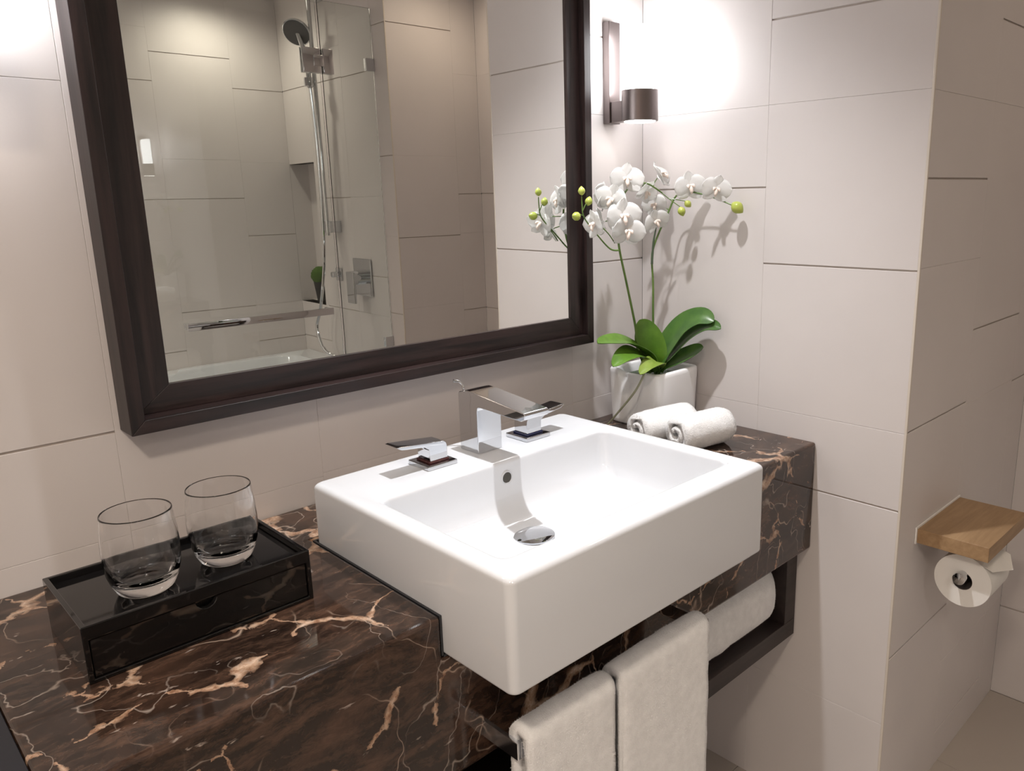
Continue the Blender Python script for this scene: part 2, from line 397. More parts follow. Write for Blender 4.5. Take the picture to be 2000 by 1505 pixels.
# ------------------------------------------------------------------ vanity counter (marble) with the cut-out for the basin
BX0, BX1, BF, BB, BT, BBOT = -0.9825, -0.4325, -0.624, -0.149, 0.0959, -0.0585
CD, CT, CL = -0.488, -0.246, -1.4235
def boolean(o, cutter):
    md = o.modifiers.new('cut', 'BOOLEAN'); md.operation = 'DIFFERENCE'; md.object = cutter; md.solver = 'EXACT'
def bake(o):
    dg = bpy.context.evaluated_depsgraph_get(); me = bpy.data.meshes.new_from_object(o.evaluated_get(dg))
    o.modifiers.clear(); o.data = me
ct = thing('vanity_counter', (-0.71, -0.24, CT), 'dark brown veined marble vanity counter with deep front apron', 'counter')
top = box('counter_slab', CL, -0.0005, CD, -0.0005, CT, 0.0, 'marble', ct)
cutter = box('cutter', BX0 - 0.004, BX1 + 0.004, CD - 0.1, BB + 0.004, BBOT - 0.004, 0.1, 'marble')
boolean(top, cutter)
bv = top.modifiers.new('bev', 'BEVEL'); bv.width = 0.006; bv.segments = 3; bv.limit_method = 'ANGLE'; bv.angle_limit = math.radians(50)
bpy.context.view_layer.update(); bake(top)
bpy.data.objects.remove(cutter)
box('corner_filler', CL - 0.055, CL - 0.0005, CD + 0.01, -0.0005, FLOOR, -0.004, 'filler_dark', ct, 0.001, 1)  # made-up panel, put in to keep the corner past the counter dark
for p in top.data.polygons: p.use_smooth = False
s = bmesh.new()   # black silicone joint around the basin
for q in ((BX0 - 0.0038, BX0 - 0.0004, CD + 0.003, BB, BBOT, -0.001), (BX1 + 0.0004, BX1 + 0.0038, CD + 0.003, BB, BBOT, -0.001), (BX0 - 0.0038, BX1 + 0.0038, BB + 0.0004, BB + 0.0038, BBOT, -0.001), (BX0, BX1, CD + 0.004, BB, BBOT - 0.0038, BBOT - 0.0005)):
    bm_box(*q, bm=s)
obj('silicone_joint', s, 'silicone', ct)

# open shelf under the counter
sh = thing('vanity_shelf', (-0.71, -0.24, -0.4655), 'dark wood open shelf hung beneath the marble counter', 'shelf')
SY = -0.460
box('bottom_board', CL + 0.02, -0.006, SY, -0.001, -0.4655, -0.4245, 'shelf_wood', sh, 0.001, 1)
box('side_panel', -0.050, -0.006, SY, -0.001, -0.4245, CT - 0.0005, 'shelf_wood', sh, 0.001, 1)
box('side_panel', CL + 0.02, CL + 0.062, SY, -0.001, -0.4245, CT - 0.0005, 'shelf_wood', sh, 0.001, 1)
box('back_panel', CL + 0.062, -0.050, -0.022, -0.001, -0.4245, CT - 0.0005, 'shelf_wood', sh)

# ------------------------------------------------------------------ basin
def build_basin():
    t = thing('washbasin', (-0.7075, -0.386, BBOT), 'white rectangular ceramic basin set into the marble counter', 'basin')
    R = []
    def ring(x0, x1, y0, y1, r, z): R.append(rrect(x0, x1, y0, y1, r, z, 8))
    e = 0.009
    ring(BX0 + 0.006, BX1 - 0.006, BF + 0.006, BB - 0.006, 0.010, BBOT)
    for k in range(1, 5):
        a = math.pi / 2 * k / 4; d = 0.006 * (1 - math.sin(a)); ring(BX0 + d, BX1 - d, BF + d, BB - d, 0.012, BBOT + 0.006 * (1 - math.cos(a)))
    for k in range(0, 6):
        a = math.pi / 2 * k / 5; d = e * (1 - math.cos(a)); ring(BX0 + d, BX1 - d, BF + d, BB - d, 0.013, BT - e + e * math.sin(a))
    ix0, ix1, iy0, iy1 = -0.948, -0.465, -0.573, -0.294
    for k in range(0, 6):
        a = math.pi / 2 * k / 5; d = 0.008 * (1 - math.sin(math.pi / 2 - a)) if False else 0.008 * math.sin(a)
        ring(ix0 + d - 0.008, ix1 - d + 0.008, iy0 + d - 0.008, iy1 - d + 0.008, 0.018, BT - 0.008 * (1 - math.cos(a)))
    ring(ix0 + 0.004, ix1 - 0.004, iy0 + 0.004, iy1 - 0.003, 0.020, 0.062)
    ring(ix0 + 0.008, ix1 - 0.008, iy0 + 0.008, iy1 - 0.008, 0.024, 0.036)
    ring(ix0 + 0.013, ix1 - 0.012, iy0 + 0.012, iy1 - 0.016, 0.028, 0.018)
    ring(ix0 + 0.024, ix1 - 0.020, iy0 + 0.021, iy1 - 0.026, 0.034, 0.006)
    ring(ix0 + 0.040, ix1 - 0.034, iy0 + 0.035, iy1 - 0.040, 0.040, -0.002)
    ring(ix0 + 0.065, ix1 - 0.060, iy0 + 0.055, iy1 - 0.060, 0.045, -0.006)
    ring(ix0 + 0.16, ix1 - 0.16, iy0 + 0.11, iy1 - 0.11, 0.02, -0.011)
    b = bm_loft(R)
    o = obj('bowl', b, 'ceramic', t, True, 60)
    dx, dy = -0.7235, -0.3775
    dr = obj('drain_cap', bm_lathe([(0.028, -0.014), (0.0335, -0.0130), (0.0350, -0.0105), (0.0345, -0.0085), (0.028, -0.0070), (0.014, -0.0062), (0.001, -0.0060)], (dx, dy, 0.0015), 48), 'chrome', t, True, 40)
    ox, oy, oz = -0.7080, -0.2985, 0.066
    b = bmesh.new(); n = 28
    prof = [(0.0122, 0.004), (0.0116, 0.0006), (0.0106, -0.0002), (0.0095, 0.0006), (0.0092, 0.004)]
    rings = [[b.verts.new((ox + r * math.cos(2 * math.pi * i / n), oy + h, oz + r * math.sin(2 * math.pi * i / n))) for i in range(n)] for r, h in prof]
    for A, B in zip(rings, rings[1:]):
        for i in range(n): b.faces.new((A[i], A[(i + 1) % n], B[(i + 1) % n], B[i]))
    ofl = obj('overflow_ring', b, 'ceramic', t, True)
    obj('overflow_hole', bm_lathe([(0.0092, 0.0012), (0.0092, 0.0022)], (ox, oy - 0.0006, oz), 28, axis=1), 'hole_dark', t)
    return t
build_basin()

# ------------------------------------------------------------------ tap set
fx0, fx1 = -0.7190, -0.6665
fa = thing('basin_tap', (-0.693, -0.212, BT), 'chrome square basin spout standing at the back of the white basin', 'tap')
prof = [(-0.187, BT), (-0.2375, BT), (-0.2378, 0.172), (-0.2398, 0.1775), (-0.2450, 0.1795), (-0.349, 0.1755), (-0.3585, 0.1795), (-0.3605, 0.1875), (-0.357, 0.1905), (-0.232, 0.2035), (-0.210, 0.2045), (-0.190, 0.2000), (-0.187, 0.1970)]
obj('spout', bm_prism(prof, 0, fx0, fx1, 0.0014, 2), 'chrome', fa, True, 60, True)
rod = spline([(-0.7025, -0.1815, BT), (-0.7025, -0.1815, 0.150), (-0.7025, -0.1815, 0.197), (-0.7035, -0.1795, 0.207), (-0.7085, -0.1765, 0.2135), (-0.717, -0.173, 0.2155)], 6)
obj('lift_rod', bm_tube(rod, [0.0022] * (len(rod) - 6) + [0.0023, 0.0024, 0.0026, 0.0028, 0.003, 0.003], 12), 'chrome', fa, True)
def handle(cx, cy, d, ringmat, label):
    t = thing('tap_handle', (cx, cy, BT), label, 'tap handle', 'lever handles of the basin tap')
    box('base_plate', cx - 0.029, cx + 0.029, cy - 0.029, cy + 0.029, BT, BT + 0.0075, 'chrome', t, 0.0012, 2)
    box('colour_ring', cx - 0.0195, cx + 0.0195, cy - 0.0195, cy + 0.0195, BT + 0.0075, BT + 0.0105, ringmat, t, 0.0008, 1)
    pr = [(-0.0175, 0.0105), (-0.0175, 0.032), (-0.0160, 0.0375), (-0.0115, 0.0405), (0.0715, 0.0495), (0.0780, 0.0490), (0.0680, 0.0430), (0.0270, 0.0375), (0.0178, 0.0310), (0.0165, 0.0105)]
    obj('lever', bm_prism([(cx + d * u, BT + w) for u, w in pr], 1, cy - 0.0175, cy + 0.0175, 0.0010, 2), 'chrome', t, True, 60, True)
handle(-0.7990, -0.2170, -1, 'rubber_red', 'chrome lever handle with red ring, left of the basin spout')
handle(-0.5905, -0.2215, 1, 'rubber_blue', 'chrome lever handle with blue ring, right of the basin spout')

# ------------------------------------------------------------------ mirror
mi = thing('wall_mirror', (-0.7145, -0.001, 0.2004), 'large rectangular mirror in a dark wood stepped frame', 'mirror')
ML, MR, MB, MT = -1.1957, -0.2334, 0.2004, 1.36
LW, MF, MBAND = 0.020, -0.0535, -0.0362
gx0, gx1, gz0, gz1 = -1.1255, -0.2912, 0.262, 1.30
def gy(x, z): return -0.024 - 0.022 * (x + 0.7) + 0.0007 * (z - 0.7)
def mitred(name, outer, inner, yf, yb, parent, follow=False):
    (x0, x1, z0, z1), (a0, a1, c0, c1) = outer, inner
    sides = [[(x0, z0), (x0, z1), (a0, c1), (a0, c0)], [(x1, z0), (x1, z1), (a1, c1), (a1, c0)], [(x0, z0), (x1, z0), (a1, c0), (a0, c0)], [(x0, z1), (x1, z1), (a1, c1), (a0, c1)]]
    for i, p in enumerate(sides):
        b = bm_prism(p, 1, yf, yb, 0.0008, 1)
        if follow:
            for v in b.verts:
                if v.co.y < (yf + yb) / 2: v.co.y += gy(v.co.x, v.co.z) - 0.0045 - yf
        obj(name, b, 'wenge_z' if i < 2 else 'wenge_x', parent, True, 80, True)
il = (ML + LW, MR - LW, MB + LW, MT - LW)
mitred('frame_rail', (ML, MR, MB, MT), il, MF, -0.0005, mi)
mitred('inner_band', il, (gx0 - 0.001, gx1 + 0.001, gz0 - 0.001, gz1 + 0.001), MBAND, -0.004, mi, True)
b = bmesh.new(); w = 0.0185; dd = 0.00006
P = lambda x, z, o=0.0: b.verts.new((x, gy(x, z) + o, z))
ov = [P(gx0 - 0.006, gz0 - 0.006, dd), P(gx1 + 0.004, gz0 - 0.006, dd), P(gx1 + 0.004, gz1, dd), P(gx0 - 0.006, gz1, dd)]
iv = [P(gx0 + w, gz0 + w), P(gx1 - w, gz0 + w), P(gx1 - w, gz1 - w), P(gx0 + w, gz1 - w)]
b.faces.new(iv)
for i in range(4): b.faces.new((ov[i], ov[(i + 1) % 4], iv[(i + 1) % 4], iv[i]))
bk = [b.verts.new((v.co.x, -0.0025, v.co.z)) for v in ov]
for i in range(4): b.faces.new((ov[i], bk[i], bk[(i + 1) % 4], ov[(i + 1) % 4]))
b.faces.new(bk)
obj('mirror_glass', b, 'mirror_silver', mi)

# ------------------------------------------------------------------ wall sconces
def sconce(cx, label):
    t = thing('wall_sconce', (cx, 0, 0.682), label, 'wall lamp', 'sconces beside the mirror')
    box('bracket', cx - 0.018, cx + 0.018, -0.020, -0.0005, 0.682, 0.896, 'brushed_bronze', t, 0.0008, 1)
    box('arm', cx - 0.014, cx + 0.014, -0.056, -0.020, 0.684, 0.728, 'brushed_bronze', t, 0.0008, 1)
    cy = -0.093
    obj('cup', bm_lathe([(0.0346, 0.0028), (0.0346, 0.0), (0.039, 0.0), (0.040, 0.001), (0.040, 0.064), (0.0385, 0.064), (0.0385, 0.046), (0.0, 0.046)][:-1] + [(0.001, 0.046)], (cx, cy, 0.682), 64), 'brushed_bronze', t, True, 30)
    obj('lower_diffuser', bm_lathe([(0.001, -0.0015), (0.033, -0.0015), (0.0345, 0.0), (0.0345, 0.0022)], (cx, cy, 0.682), 40), 'sconce_lower_glow', t, True, 50)
    obj('glass_shade', bm_lathe([(0.022, 0.047), (0.030, 0.050), (0.031, 0.056), (0.031, 0.185), (0.028, 0.193), (0.018, 0.196), (0.001, 0.197)], (cx, cy, 0.682), 40), 'sconce_glow', t, True, 50)
sconce(-0.121, 'bronze wall sconce with glowing shade right of the mirror')
sconce(-1.332, 'bronze wall sconce with glowing shade left of the mirror')

# ------------------------------------------------------------------ black lacquer box with tumblers
bxo = thing('lacquer_box', (-1.21, -0.236, 0), 'glossy black lacquer box with tray top and drawer', 'box')
X0, X1, Y0, Y1, HB = -1.345, -1.0755, -0.322, -0.150, 0.0705
wl = 0.006
bd = box('body', X0, X1, Y0, Y1, 0.0, HB, 'lacquer', bxo)
c1 = box('cut', X0 + wl, X1 - wl, Y0 + wl, Y1 - wl, 0.0560, 0.2, 'lacquer'); c2 = box('cut', X0 + wl, X1 - wl, Y0 - 0.1, Y1 - wl, 0.005, 0.0535, 'lacquer')
boolean(bd, c1); boolean(bd, c2)
bv = bd.modifiers.new('bev', 'BEVEL'); bv.width = 0.0011; bv.segments = 2; bv.limit_method = 'ANGLE'; bv.angle_limit = math.radians(50)
bpy.context.view_layer.update(); bake(bd); bpy.data.objects.remove(c1); bpy.data.objects.remove(c2)
for p in bd.data.polygons: p.use_smooth = False
box('tray_top', X0 + wl + 0.0006, X1 - wl - 0.0006, Y0 + wl + 0.0006, Y1 - wl - 0.0006, 0.0561, 0.0615, 'lacquer', bxo, 0.0008, 1)
# drawer front with a half-round finger notch in its upper edge
zx0, zx1, zz0, zz1 = X0 + wl + 0.001, X1 - wl - 0.001, 0.006, 0.0527
pts = [(zx0, zz0), (zx1, zz0), (zx1, zz1)]
ncx, ncr = -1.211, 0.0125
for k in range(0, 13):
    a = math.pi * k / 12; pts.append((ncx + ncr * math.cos(a), zz1 - ncr * math.sin(a)))
pts.append((zx0, zz1))
obj('drawer_front', bm_prism(pts, 1, Y0 + 0.0018, Y0 + 0.010, 0.0007, 1), 'lacquer', bxo)
box('drawer_body', zx0 + 0.002, zx1 - 0.002, Y0 + 0.012, Y1 - 0.02, 0.006, 0.050, 'lacquer', bxo)
def tumbler(cx, cy, label):
    z0 = 0.0617; H = 0.1025
    outer = [(0.0245, 0.0), (0.0285, 0.0006), (0.0325, 0.004), (0.0370, 0.013), (0.0412, 0.027), (0.0431, 0.043), (0.0433, 0.058), (0.0424, 0.074), (0.0408, 0.090), (0.0399, H - 0.003), (0.0398, H - 0.0012)]
    inner = [(0.0395, H - 0.0004), (0.0390, H), (0.0386, H - 0.0004), (0.0384, H - 0.0012), (0.0385, H - 0.003), (0.0396, 0.090), (0.0412, 0.074), (0.0420, 0.058), (0.0417, 0.043), (0.0394, 0.029), (0.0345, 0.0190), (0.0255, 0.0150), (0.012, 0.0137), (0.0005, 0.0135)]
    b = bm_lathe([(0.0005, 0.0012), (0.0150, 0.001)] + outer + inner, (cx, cy, z0), 72)
    o = obj('drinking_glass', b, 'clear_glass', None, True, 60)
    return tag(o, label, 'glass', 'tumblers on the black box')
tumbler(-1.257, -0.2555, 'clear round tumbler on black box, nearer the left end')
tumbler(-1.1545, -0.2450, 'clear round tumbler on black box, nearer the white basin')

# ------------------------------------------------------------------ terry towels
def fuzz(o, count, length, parent, name='pile'):
    me = o.data; rnd = random.Random(count)
    me.calc_loop_triangles()
    tris = [(t.area, [me.vertices[i].co for i in t.vertices], t.normal) for t in me.loop_triangles]
    tot = sum(t[0] for t in tris); verts = []; faces = []
    acc = 0.0; k = 0
    for a, vsx, nrm in tris:
        acc += a / tot * count
        while k < acc:
            k += 1
            r1, r2 = rnd.random(), rnd.random()
            if r1 + r2 > 1: r1, r2 = 1 - r1, 1 - r2
            p = vsx[0] + (vsx[1] - vsx[0]) * r1 + (vsx[2] - vsx[0]) * r2
            d = (Vector(nrm) + Vector((rnd.uniform(-.8, .8), rnd.uniform(-.8, .8), rnd.uniform(-.8, .8)))).normalized() * length * rnd.uniform(0.5, 1.2)
            s = Vector((rnd.uniform(-1, 1), rnd.uniform(-1, 1), rnd.uniform(-1, 1))).normalized() * 0.00028
            i = len(verts); q = p - Vector(nrm) * 0.0004
            verts += [q - s, q + s, q + d]; faces.append((i, i + 1, i + 2))
    m2 = bpy.data.meshes.new(name); m2.from_pydata([tuple(v) for v in verts], [], faces); m2.materials.append(MATS['terry_fibre'])
    f = bpy.data.objects.new(name, m2); put(f, parent); f['kind'] = 'stuff'
    return f
def rough_up(bm, amp, scale, seed=0.0):
    bm.normal_update()
    for v in bm.verts:
        v.co += v.normal * amp * noise.noise(v.co * scale + Vector((seed, seed, seed)))
def sheet_loop(outline, axis_pts):
    """loft a closed outline (list of 3-D offsets) along positions"""
    b = bmesh.new(); R = []
    for f in axis_pts: R.append([b.verts.new(f(p)) for p in outline])
    for A, B in zip(R, R[1:]):
        n = len(A)
        for i in range(n): b.faces.new((A[i], A[(i + 1) % n], B[(i + 1) % n], B[i]))
    b.faces.new(R[0][::-1]); b.faces.new(R[-1]); return b
RX0, RX1, RY, RZ0, RZ1 = -0.928, -0.492, -0.5615, -0.2095, -0.1835
rl = thing('towel_rail', (-0.71, CD, -0.196), 'flat chrome towel rail on the marble apron under the basin', 'towel rail')
box('bracket', RX0, RX0 + 0.007, RY, CD, RZ0, RZ1, 'satin_chrome', rl, 0.0008, 1)
box('bracket', RX1 - 0.007, RX1, RY, CD, RZ0, RZ1, 'satin_chrome', rl, 0.0008, 1)
box('bar', RX0 + 0.007, RX1 - 0.007, RY, RY + 0.007, RZ0, RZ1, 'satin_chrome', rl, 0.0008, 1)
def hung_towel(x0, x1, th, drop_f, drop_b, lean, label, seed):
    t = thing('hand_towel', ((x0 + x1) / 2, RY, drop_f), label, 'towel', 'white towels hung on the rail')
    yc = RY + 0.0035; top = RZ1 + 0.002
    def arc(r, n=9): return [(yc + r * math.cos(math.pi * k / n), top + r * 1.0 * math.sin(math.pi * k / n)) for k in range(n + 1)]
    ro, ri = 0.008 + th, 0.0065
    outer_f = []; N = 26
    pts = []
    ao = arc(ro); ai = arc(ri)
    # front is toward -y
    zs = [top - (top - drop_f) * k / N for k in range(1, N + 1)]; zb = [top - (top - drop_b) * k / N for k in range(1, N + 1)]
    loop = [(yc + ro, z) for z in reversed(zb)] + ao + [(yc - ro, z) for z in zs] + [(yc - ro + th * 0.5, drop_f - th * 0.35)] + [(yc - ri, z) for z in reversed(zs)] + ai[::-1] + [(yc + ri, z) for z in zb] + [(yc + ri + th * 0.5, drop_b - th * 0.35)]
    n = 22
    def mk(k):
        u = k / n; e = min(u, 1 - u) * n; sq = 1.0 if e >= 2 else (0.70 if e == 0 else 0.93)
        x = x0 + (x1 - x0) * u
        def f(p):
            y, z = p; c = yc + (ro + ri) / 2 * (-1 if y < yc else 1) if z < top else y
            yy = c + (y - c) * sq if z < top else yc + (y - yc) * (0.80 + 0.2 * sq if abs(y - yc) > ri + 1e-4 or z > top + ri + 1e-4 else 1)
            zz = z if z < top else top + (z - top) * (0.82 + 0.18 * sq)
            return (x + lean * max(0, (top - z)), yy, zz)
        return f
    b = sheet_loop(loop, [mk(k) for k in range(n + 1)])
    bmesh.ops.recalc_face_normals(b, faces=b.faces)
    rough_up(b, 0.0022, 28, seed)
    o = obj('cloth', b, 'terry', t, True, 180)
    fuzz(o, 80000, 0.0025, t)
hung_towel(-0.921, -0.752, 0.0145, -0.62, -0.50, 0.0, 'thick white terry towel hung nearer the left end of rail', 1.0)
hung_towel(-0.736, -0.517, 0.0155, -0.62, -0.50, 0.0, 'thick white terry towel hung nearer the right end of rail', 5.0)
def shelf_towel():
    t = thing('bath_towel', (-0.25, -0.33, -0.4245), 'folded white bath towel lying on the dark open shelf', 'towel')
    b = bmesh.new(); R = []; N = 26
    hy, hz = 0.094, 0.0765
    for k in range(N + 1):
        u = k / N; x = -0.50 + 0.447 * u; e = min(u, 1 - u) * 0.447
        sc = 1.0 if e > 0.045 else math.sqrt(max(0.02, 1 - ((0.045 - e) / 0.045) ** 2)) * 0.55 + 0.45
        if k in (0, N): sc = 0.40
        ring = []
        for i in range(32):
            a = 2 * math.pi * i / 32; ca, sa = math.cos(a), math.sin(a)
            px = math.copysign(abs(ca) ** 0.7, ca); pz = math.copysign(abs(sa) ** 0.75, sa)
            ring.append(b.verts.new((x, -0.362 + hy * px * sc, -0.4238 + hz + hz * pz * (0.5 + 0.5 * sc if pz > 0 else 0.75 + .25 * sc))))
        R.append(ring)
    for A, B in zip(R, R[1:]):
        for i in range(32): b.faces.new((A[i], A[(i + 1) % 32], B[(i + 1) % 32], B[i]))
    b.faces.new(R[0][::-1]); b.faces.new(R[-1])
    bmesh.ops.recalc_face_normals(b, faces=b.faces)
    for v in b.verts:
        d = 0.003 * noise.noise(v.co * 22 + Vector((3, 1, 8))); v.co.z = max(-0.4242, v.co.z + d); v.co.y += d
    o = obj('cloth', b, 'terry', t, True, 180)
    fuzz(o, 45000, 0.0025, t)
shelf_towel()
def face_cloth(cx, cy, length, rot, label, seed, r=0.040):
    """rolled face cloth: a spiral strip lying on its side, the open end toward -x"""
    t = thing('face_cloth', (cx, cy, 0), label, 'towel', 'rolled face cloths by the basin')
    th = 0.013; turns = 1.75; n = 60; out = []; inn = []
    for k in range(n + 1):
        u = k / n; a = -math.pi * 0.62 + 2 * math.pi * turns * u
        rad = r - (r - 0.012) * u
        for lst, rr in ((out, rad), (inn, max(0.004, rad - th * (0.9 if u < 0.9 else 0.6)))):
            y = -rr * math.cos(a) * 1.12; z = rr * math.sin(a) * 1.02
            lst.append((y, z + r))
    loop = out + inn[::-1]
    zmin = min(p[1] for p in loop); N = 12; c, s_ = math.cos(rot), math.sin(rot)
    def mk(k):
        u = k / N; e = min(k, N - k); sq = 0.90 if e == 0 else (0.975 if e == 1 else 1.0)
        def f(p):
            lx = -length / 2 + length * u; ly = p[0] * sq; lz = max(0.0006, (p[1] - zmin) * (0.965 if e == 0 else 1) + 0.0012)
            return (cx + c * lx - s_ * ly, cy + s_ * lx + c * ly, lz)
        return f
    b = sheet_loop(loop, [mk(k) for k in range(N + 1)])
    bmesh.ops.recalc_face_normals(b, faces=b.faces)
    b.normal_update()
    for v in b.verts:
        v.co += v.normal * 0.002 * noise.noise(v.co * 45 + Vector((seed, 0, 0))); v.co.z = max(0.0006, v.co.z)
    o = obj('cloth', b, 'terry', t, True, 180)
    fuzz(o, 42000, 0.0024, t)
face_cloth(-0.215, -0.236, 0.150, math.radians(-8), 'small rolled white face cloth lying against the white flower pot', 2.0, 0.042)
face_cloth(-0.196, -0.322, 0.140, math.radians(-10), 'small rolled white face cloth nearest the counter front', 9.0, 0.043)

# ------------------------------------------------------------------ flower pot
def build_pot():
    t = thing('flower_pot', (-0.090, -0.110, 0), 'square white ceramic pot holding the orchid in the corner', 'pot')
    cx, cy, H = -0.092, -0.112, 0.131; n = 30
    def ring(hf, r, z, rec, top=False):
        pts = []
        # four sides, n points each, rounded corners by superellipse
        for i in range(4 * n):
            a = 2 * math.pi * (i + 0.5) / (4 * n) + math.pi / 4
            ca, sa = math.cos(a), math.sin(a); p = 9.0
            q = (abs(ca) ** p + abs(sa) ** p) ** (-1 / p); x, y = ca * q * hf, sa * q * hf
            zz = z
            if rec and x < 0 and abs(x) > abs(y) * 1.02:
                w = 0.006 + 0.036 * max(0.0, z / H) ** 1.1
                yy = y - 0.004
                s = max(0.0, min(1.0, (w - abs(yy)) / 0.010)); s = s * s * (3 - 2 * s)
                x += rec * s
                if z > H - 0.02: zz = z - 0.010 * s
            pts.append(Vector((cx + x, cy + y, zz)))
        return pts
    R = [ring(0.072, 0, 0.0, 0)]
    for z in (0.003, 0.012, 0.03, 0.05, 0.07, 0.09, 0.108, 0.120):
        R.append(ring(0.0745 + 0.0045 * (z / H), 0, z, 0.003 + 0.015 * z / H))
    R += [ring(0.0785, 0, 0.127, 0.015), ring(0.0765, 0, 0.1302, 0.015), ring(0.073, 0, H, 0.014), ring(0.0685, 0, 0.1302, 0.010), ring(0.066, 0, 0.126, 0.008), ring(0.064, 0, 0.100, 0.0), ring(0.05, 0, 0.098, 0)]
    obj('pot_body', bm_loft(R), 'pot_ceramic', t, True, 50)
    b = bmesh.new(); rr = [b.verts.new(v) for v in ring(0.0585, 0, 0.106, 0)]; b.faces.new(rr)
    g = bmesh.ops.extrude_face_region(b, geom=b.faces[:]); 
    for v in [x for x in g['geom'] if isinstance(x, bmesh.types.BMVert)]: v.co.z += 0.004
    obj('bark_soil', b, 'stake', t)
build_pot()

# ------------------------------------------------------------------ orchid
orc = thing('orchid_plant', (-0.092, -0.112, 0.11), 'white moth orchid with two arching flower stems', 'plant')
def leaf(pts, width, nrm, m, fold=0.25, parent=orc):
    P = spline(pts, 7); b = bmesh.new(); rows = []; n = len(P) - 1; nrm = Vector(nrm).normalized()
    for k, p in enumerate(P):
        u = k / n; d = (P[min(k + 1, n)] - P[max(k - 1, 0)]).normalized()
        side = d.cross(nrm).normalized(); up = side.cross(d).normalized()
        w = width * (0.30 + 0.70 * math.sin(math.pi * min(1, u * 0.9 + 0.10)) ** 0.7) if u < 0.6 else width * max(0.03, math.sin(math.pi * min(1, u * 0.9 + 0.10)) ** 0.62)
        if k == n: w = width * 0.04
        row = []
        for j in range(-3, 4):
            q = j / 3; row.append(p + side * q * w + up * (abs(q) ** 1.3) * w * fold)
        rows.append((row, up))
    T = 0.0011; top = [[b.verts.new(v + up * T) for v in row] for row, up in rows]; bot = [[b.verts.new(v - up * T * (1 - 0.7 * (j in (0, 6)))) for j, v in enumerate(row)] for row, up in rows]
    for k in range(n):
        for j in range(6):
            b.faces.new((top[k][j], top[k][j + 1], top[k + 1][j + 1], top[k + 1][j])); b.faces.new((bot[k][j + 1], bot[k][j], bot[k + 1][j], bot[k + 1][j + 1]))
        b.faces.new((top[k][0], top[k + 1][0], bot[k + 1][0], bot[k][0])); b.faces.new((top[k + 1][6], top[k][6], bot[k][6], bot[k + 1][6]))
    for j in range(6):
        b.faces.new((top[0][j + 1], top[0][j], bot[0][j], bot[0][j + 1])); b.faces.new((top[n][j], top[n][j + 1], bot[n][j + 1], bot[n][j]))
    obj('leaf', b, m, parent, True, 60)
B0 = (-0.098, -0.118, 0.118)
leaf([B0, (-0.135, -0.125, 0.168), (-0.210, -0.132, 0.205), (-0.275, -0.140, 0.217), (-0.322, -0.148, 0.222)], 0.027, (0.15, -0.35, 1), 'leaf', 0.30)
leaf([B0, (-0.140, -0.135, 0.152), (-0.205, -0.150, 0.182), (-0.262, -0.165, 0.185), (-0.302, -0.172, 0.172)], 0.026, (0.1, -0.45, 1), 'leaf', 0.25)
leaf([B0, (-0.125, -0.150, 0.146), (-0.165, -0.175, 0.160), (-0.205, -0.185, 0.158), (-0.232, -0.188, 0.145)], 0.020, (0.0, -0.4, 1), 'leaf_pale', 0.25)
leaf([B0, (-0.112, -0.128, 0.160), (-0.122, -0.124, 0.195), (-0.132, -0.118, 0.225), (-0.142, -0.110, 0.246)], 0.034, (-0.75, -0.66, 0.1), 'leaf', 0.18)
leaf([B0, (-0.082, -0.135, 0.168), (-0.062, -0.170, 0.225), (-0.048, -0.212, 0.250), (-0.042, -0.245, 0.243)], 0.034, (-0.72, 0.05, 0.75), 'leaf_dark', 0.22)
leaf([B0, (-0.076, -0.148, 0.155), (-0.055, -0.190, 0.205), (-0.043, -0.230, 0.230), (-0.038, -0.262, 0.228)], 0.026, (-0.62, 0.25, 0.75), 'leaf_dark', 0.30)
leaf([B0, (-0.078, -0.142, 0.138), (-0.058, -0.172, 0.155), (-0.042, -0.198, 0.172), (-0.034, -0.212, 0.180)], 0.024, (-0.65, 0.05, 0.75), 'leaf_dark', 0.20)
# aerial root hanging over the rim
rt = spline([(-0.118, -0.130, 0.135), (-0.160, -0.150, 0.150), (-0.190, -0.165, 0.135), (-0.205, -0.150, 0.095), (-0.222, -0.120, 0.050), (-0.236, -0.098, 0.018), (-0.244, -0.085, 0.003)], 6)
obj('aerial_root', bm_tube(rt, [0.0030 - 0.0008 * k / len(rt) for k in range(len(rt))], 8), 'root', orc, True)
st1 = spline([(-0.112, -0.118, 0.118), (-0.146, -0.112, 0.181), (-0.160, -0.112, 0.240), (-0.188, -0.112, 0.333), (-0.214, -0.114, 0.410), (-0.222, -0.118, 0.450), (-0.222, -0.120, 0.500), (-0.200, -0.120, 0.532), (-0.165, -0.118, 0.548), (-0.125, -0.120, 0.548), (-0.090, -0.132, 0.528)], 6)
obj('flower_stem', bm_tube(st1, [0.0030 - 0.0013 * k / len(st1) for k in range(len(st1))], 8), 'stem_green', orc, True)
st2 = spline([(-0.090, -0.112, 0.118), (-0.088, -0.110, 0.172), (-0.092, -0.110, 0.231), (-0.093, -0.110, 0.324), (-0.097, -0.110, 0.392), (-0.082, -0.118, 0.441), (-0.062, -0.128, 0.485), (-0.050, -0.140, 0.520), (-0.046, -0.165, 0.530), (-0.040, -0.205, 0.524), (-0.035, -0.245, 0.512), (-0.030, -0.280, 0.499)], 6)
obj('flower_stem', bm_tube(st2, [0.0028 - 0.0012 * k / len(st2) for k in range(len(st2))], 8), 'stem_green', orc, True)
br = spline([(-0.214, -0.114, 0.408), (-0.232, -0.103, 0.412), (-0.271, -0.100, 0.445), (-0.308, -0.100, 0.480), (-0.314, -0.100, 0.505), (-0.315, -0.100, 0.524)], 6)
obj('side_shoot', bm_tube(br, [0.0020 - 0.0009 * k / len(br) for k in range(len(br))], 8), 'stem_green', orc, True)
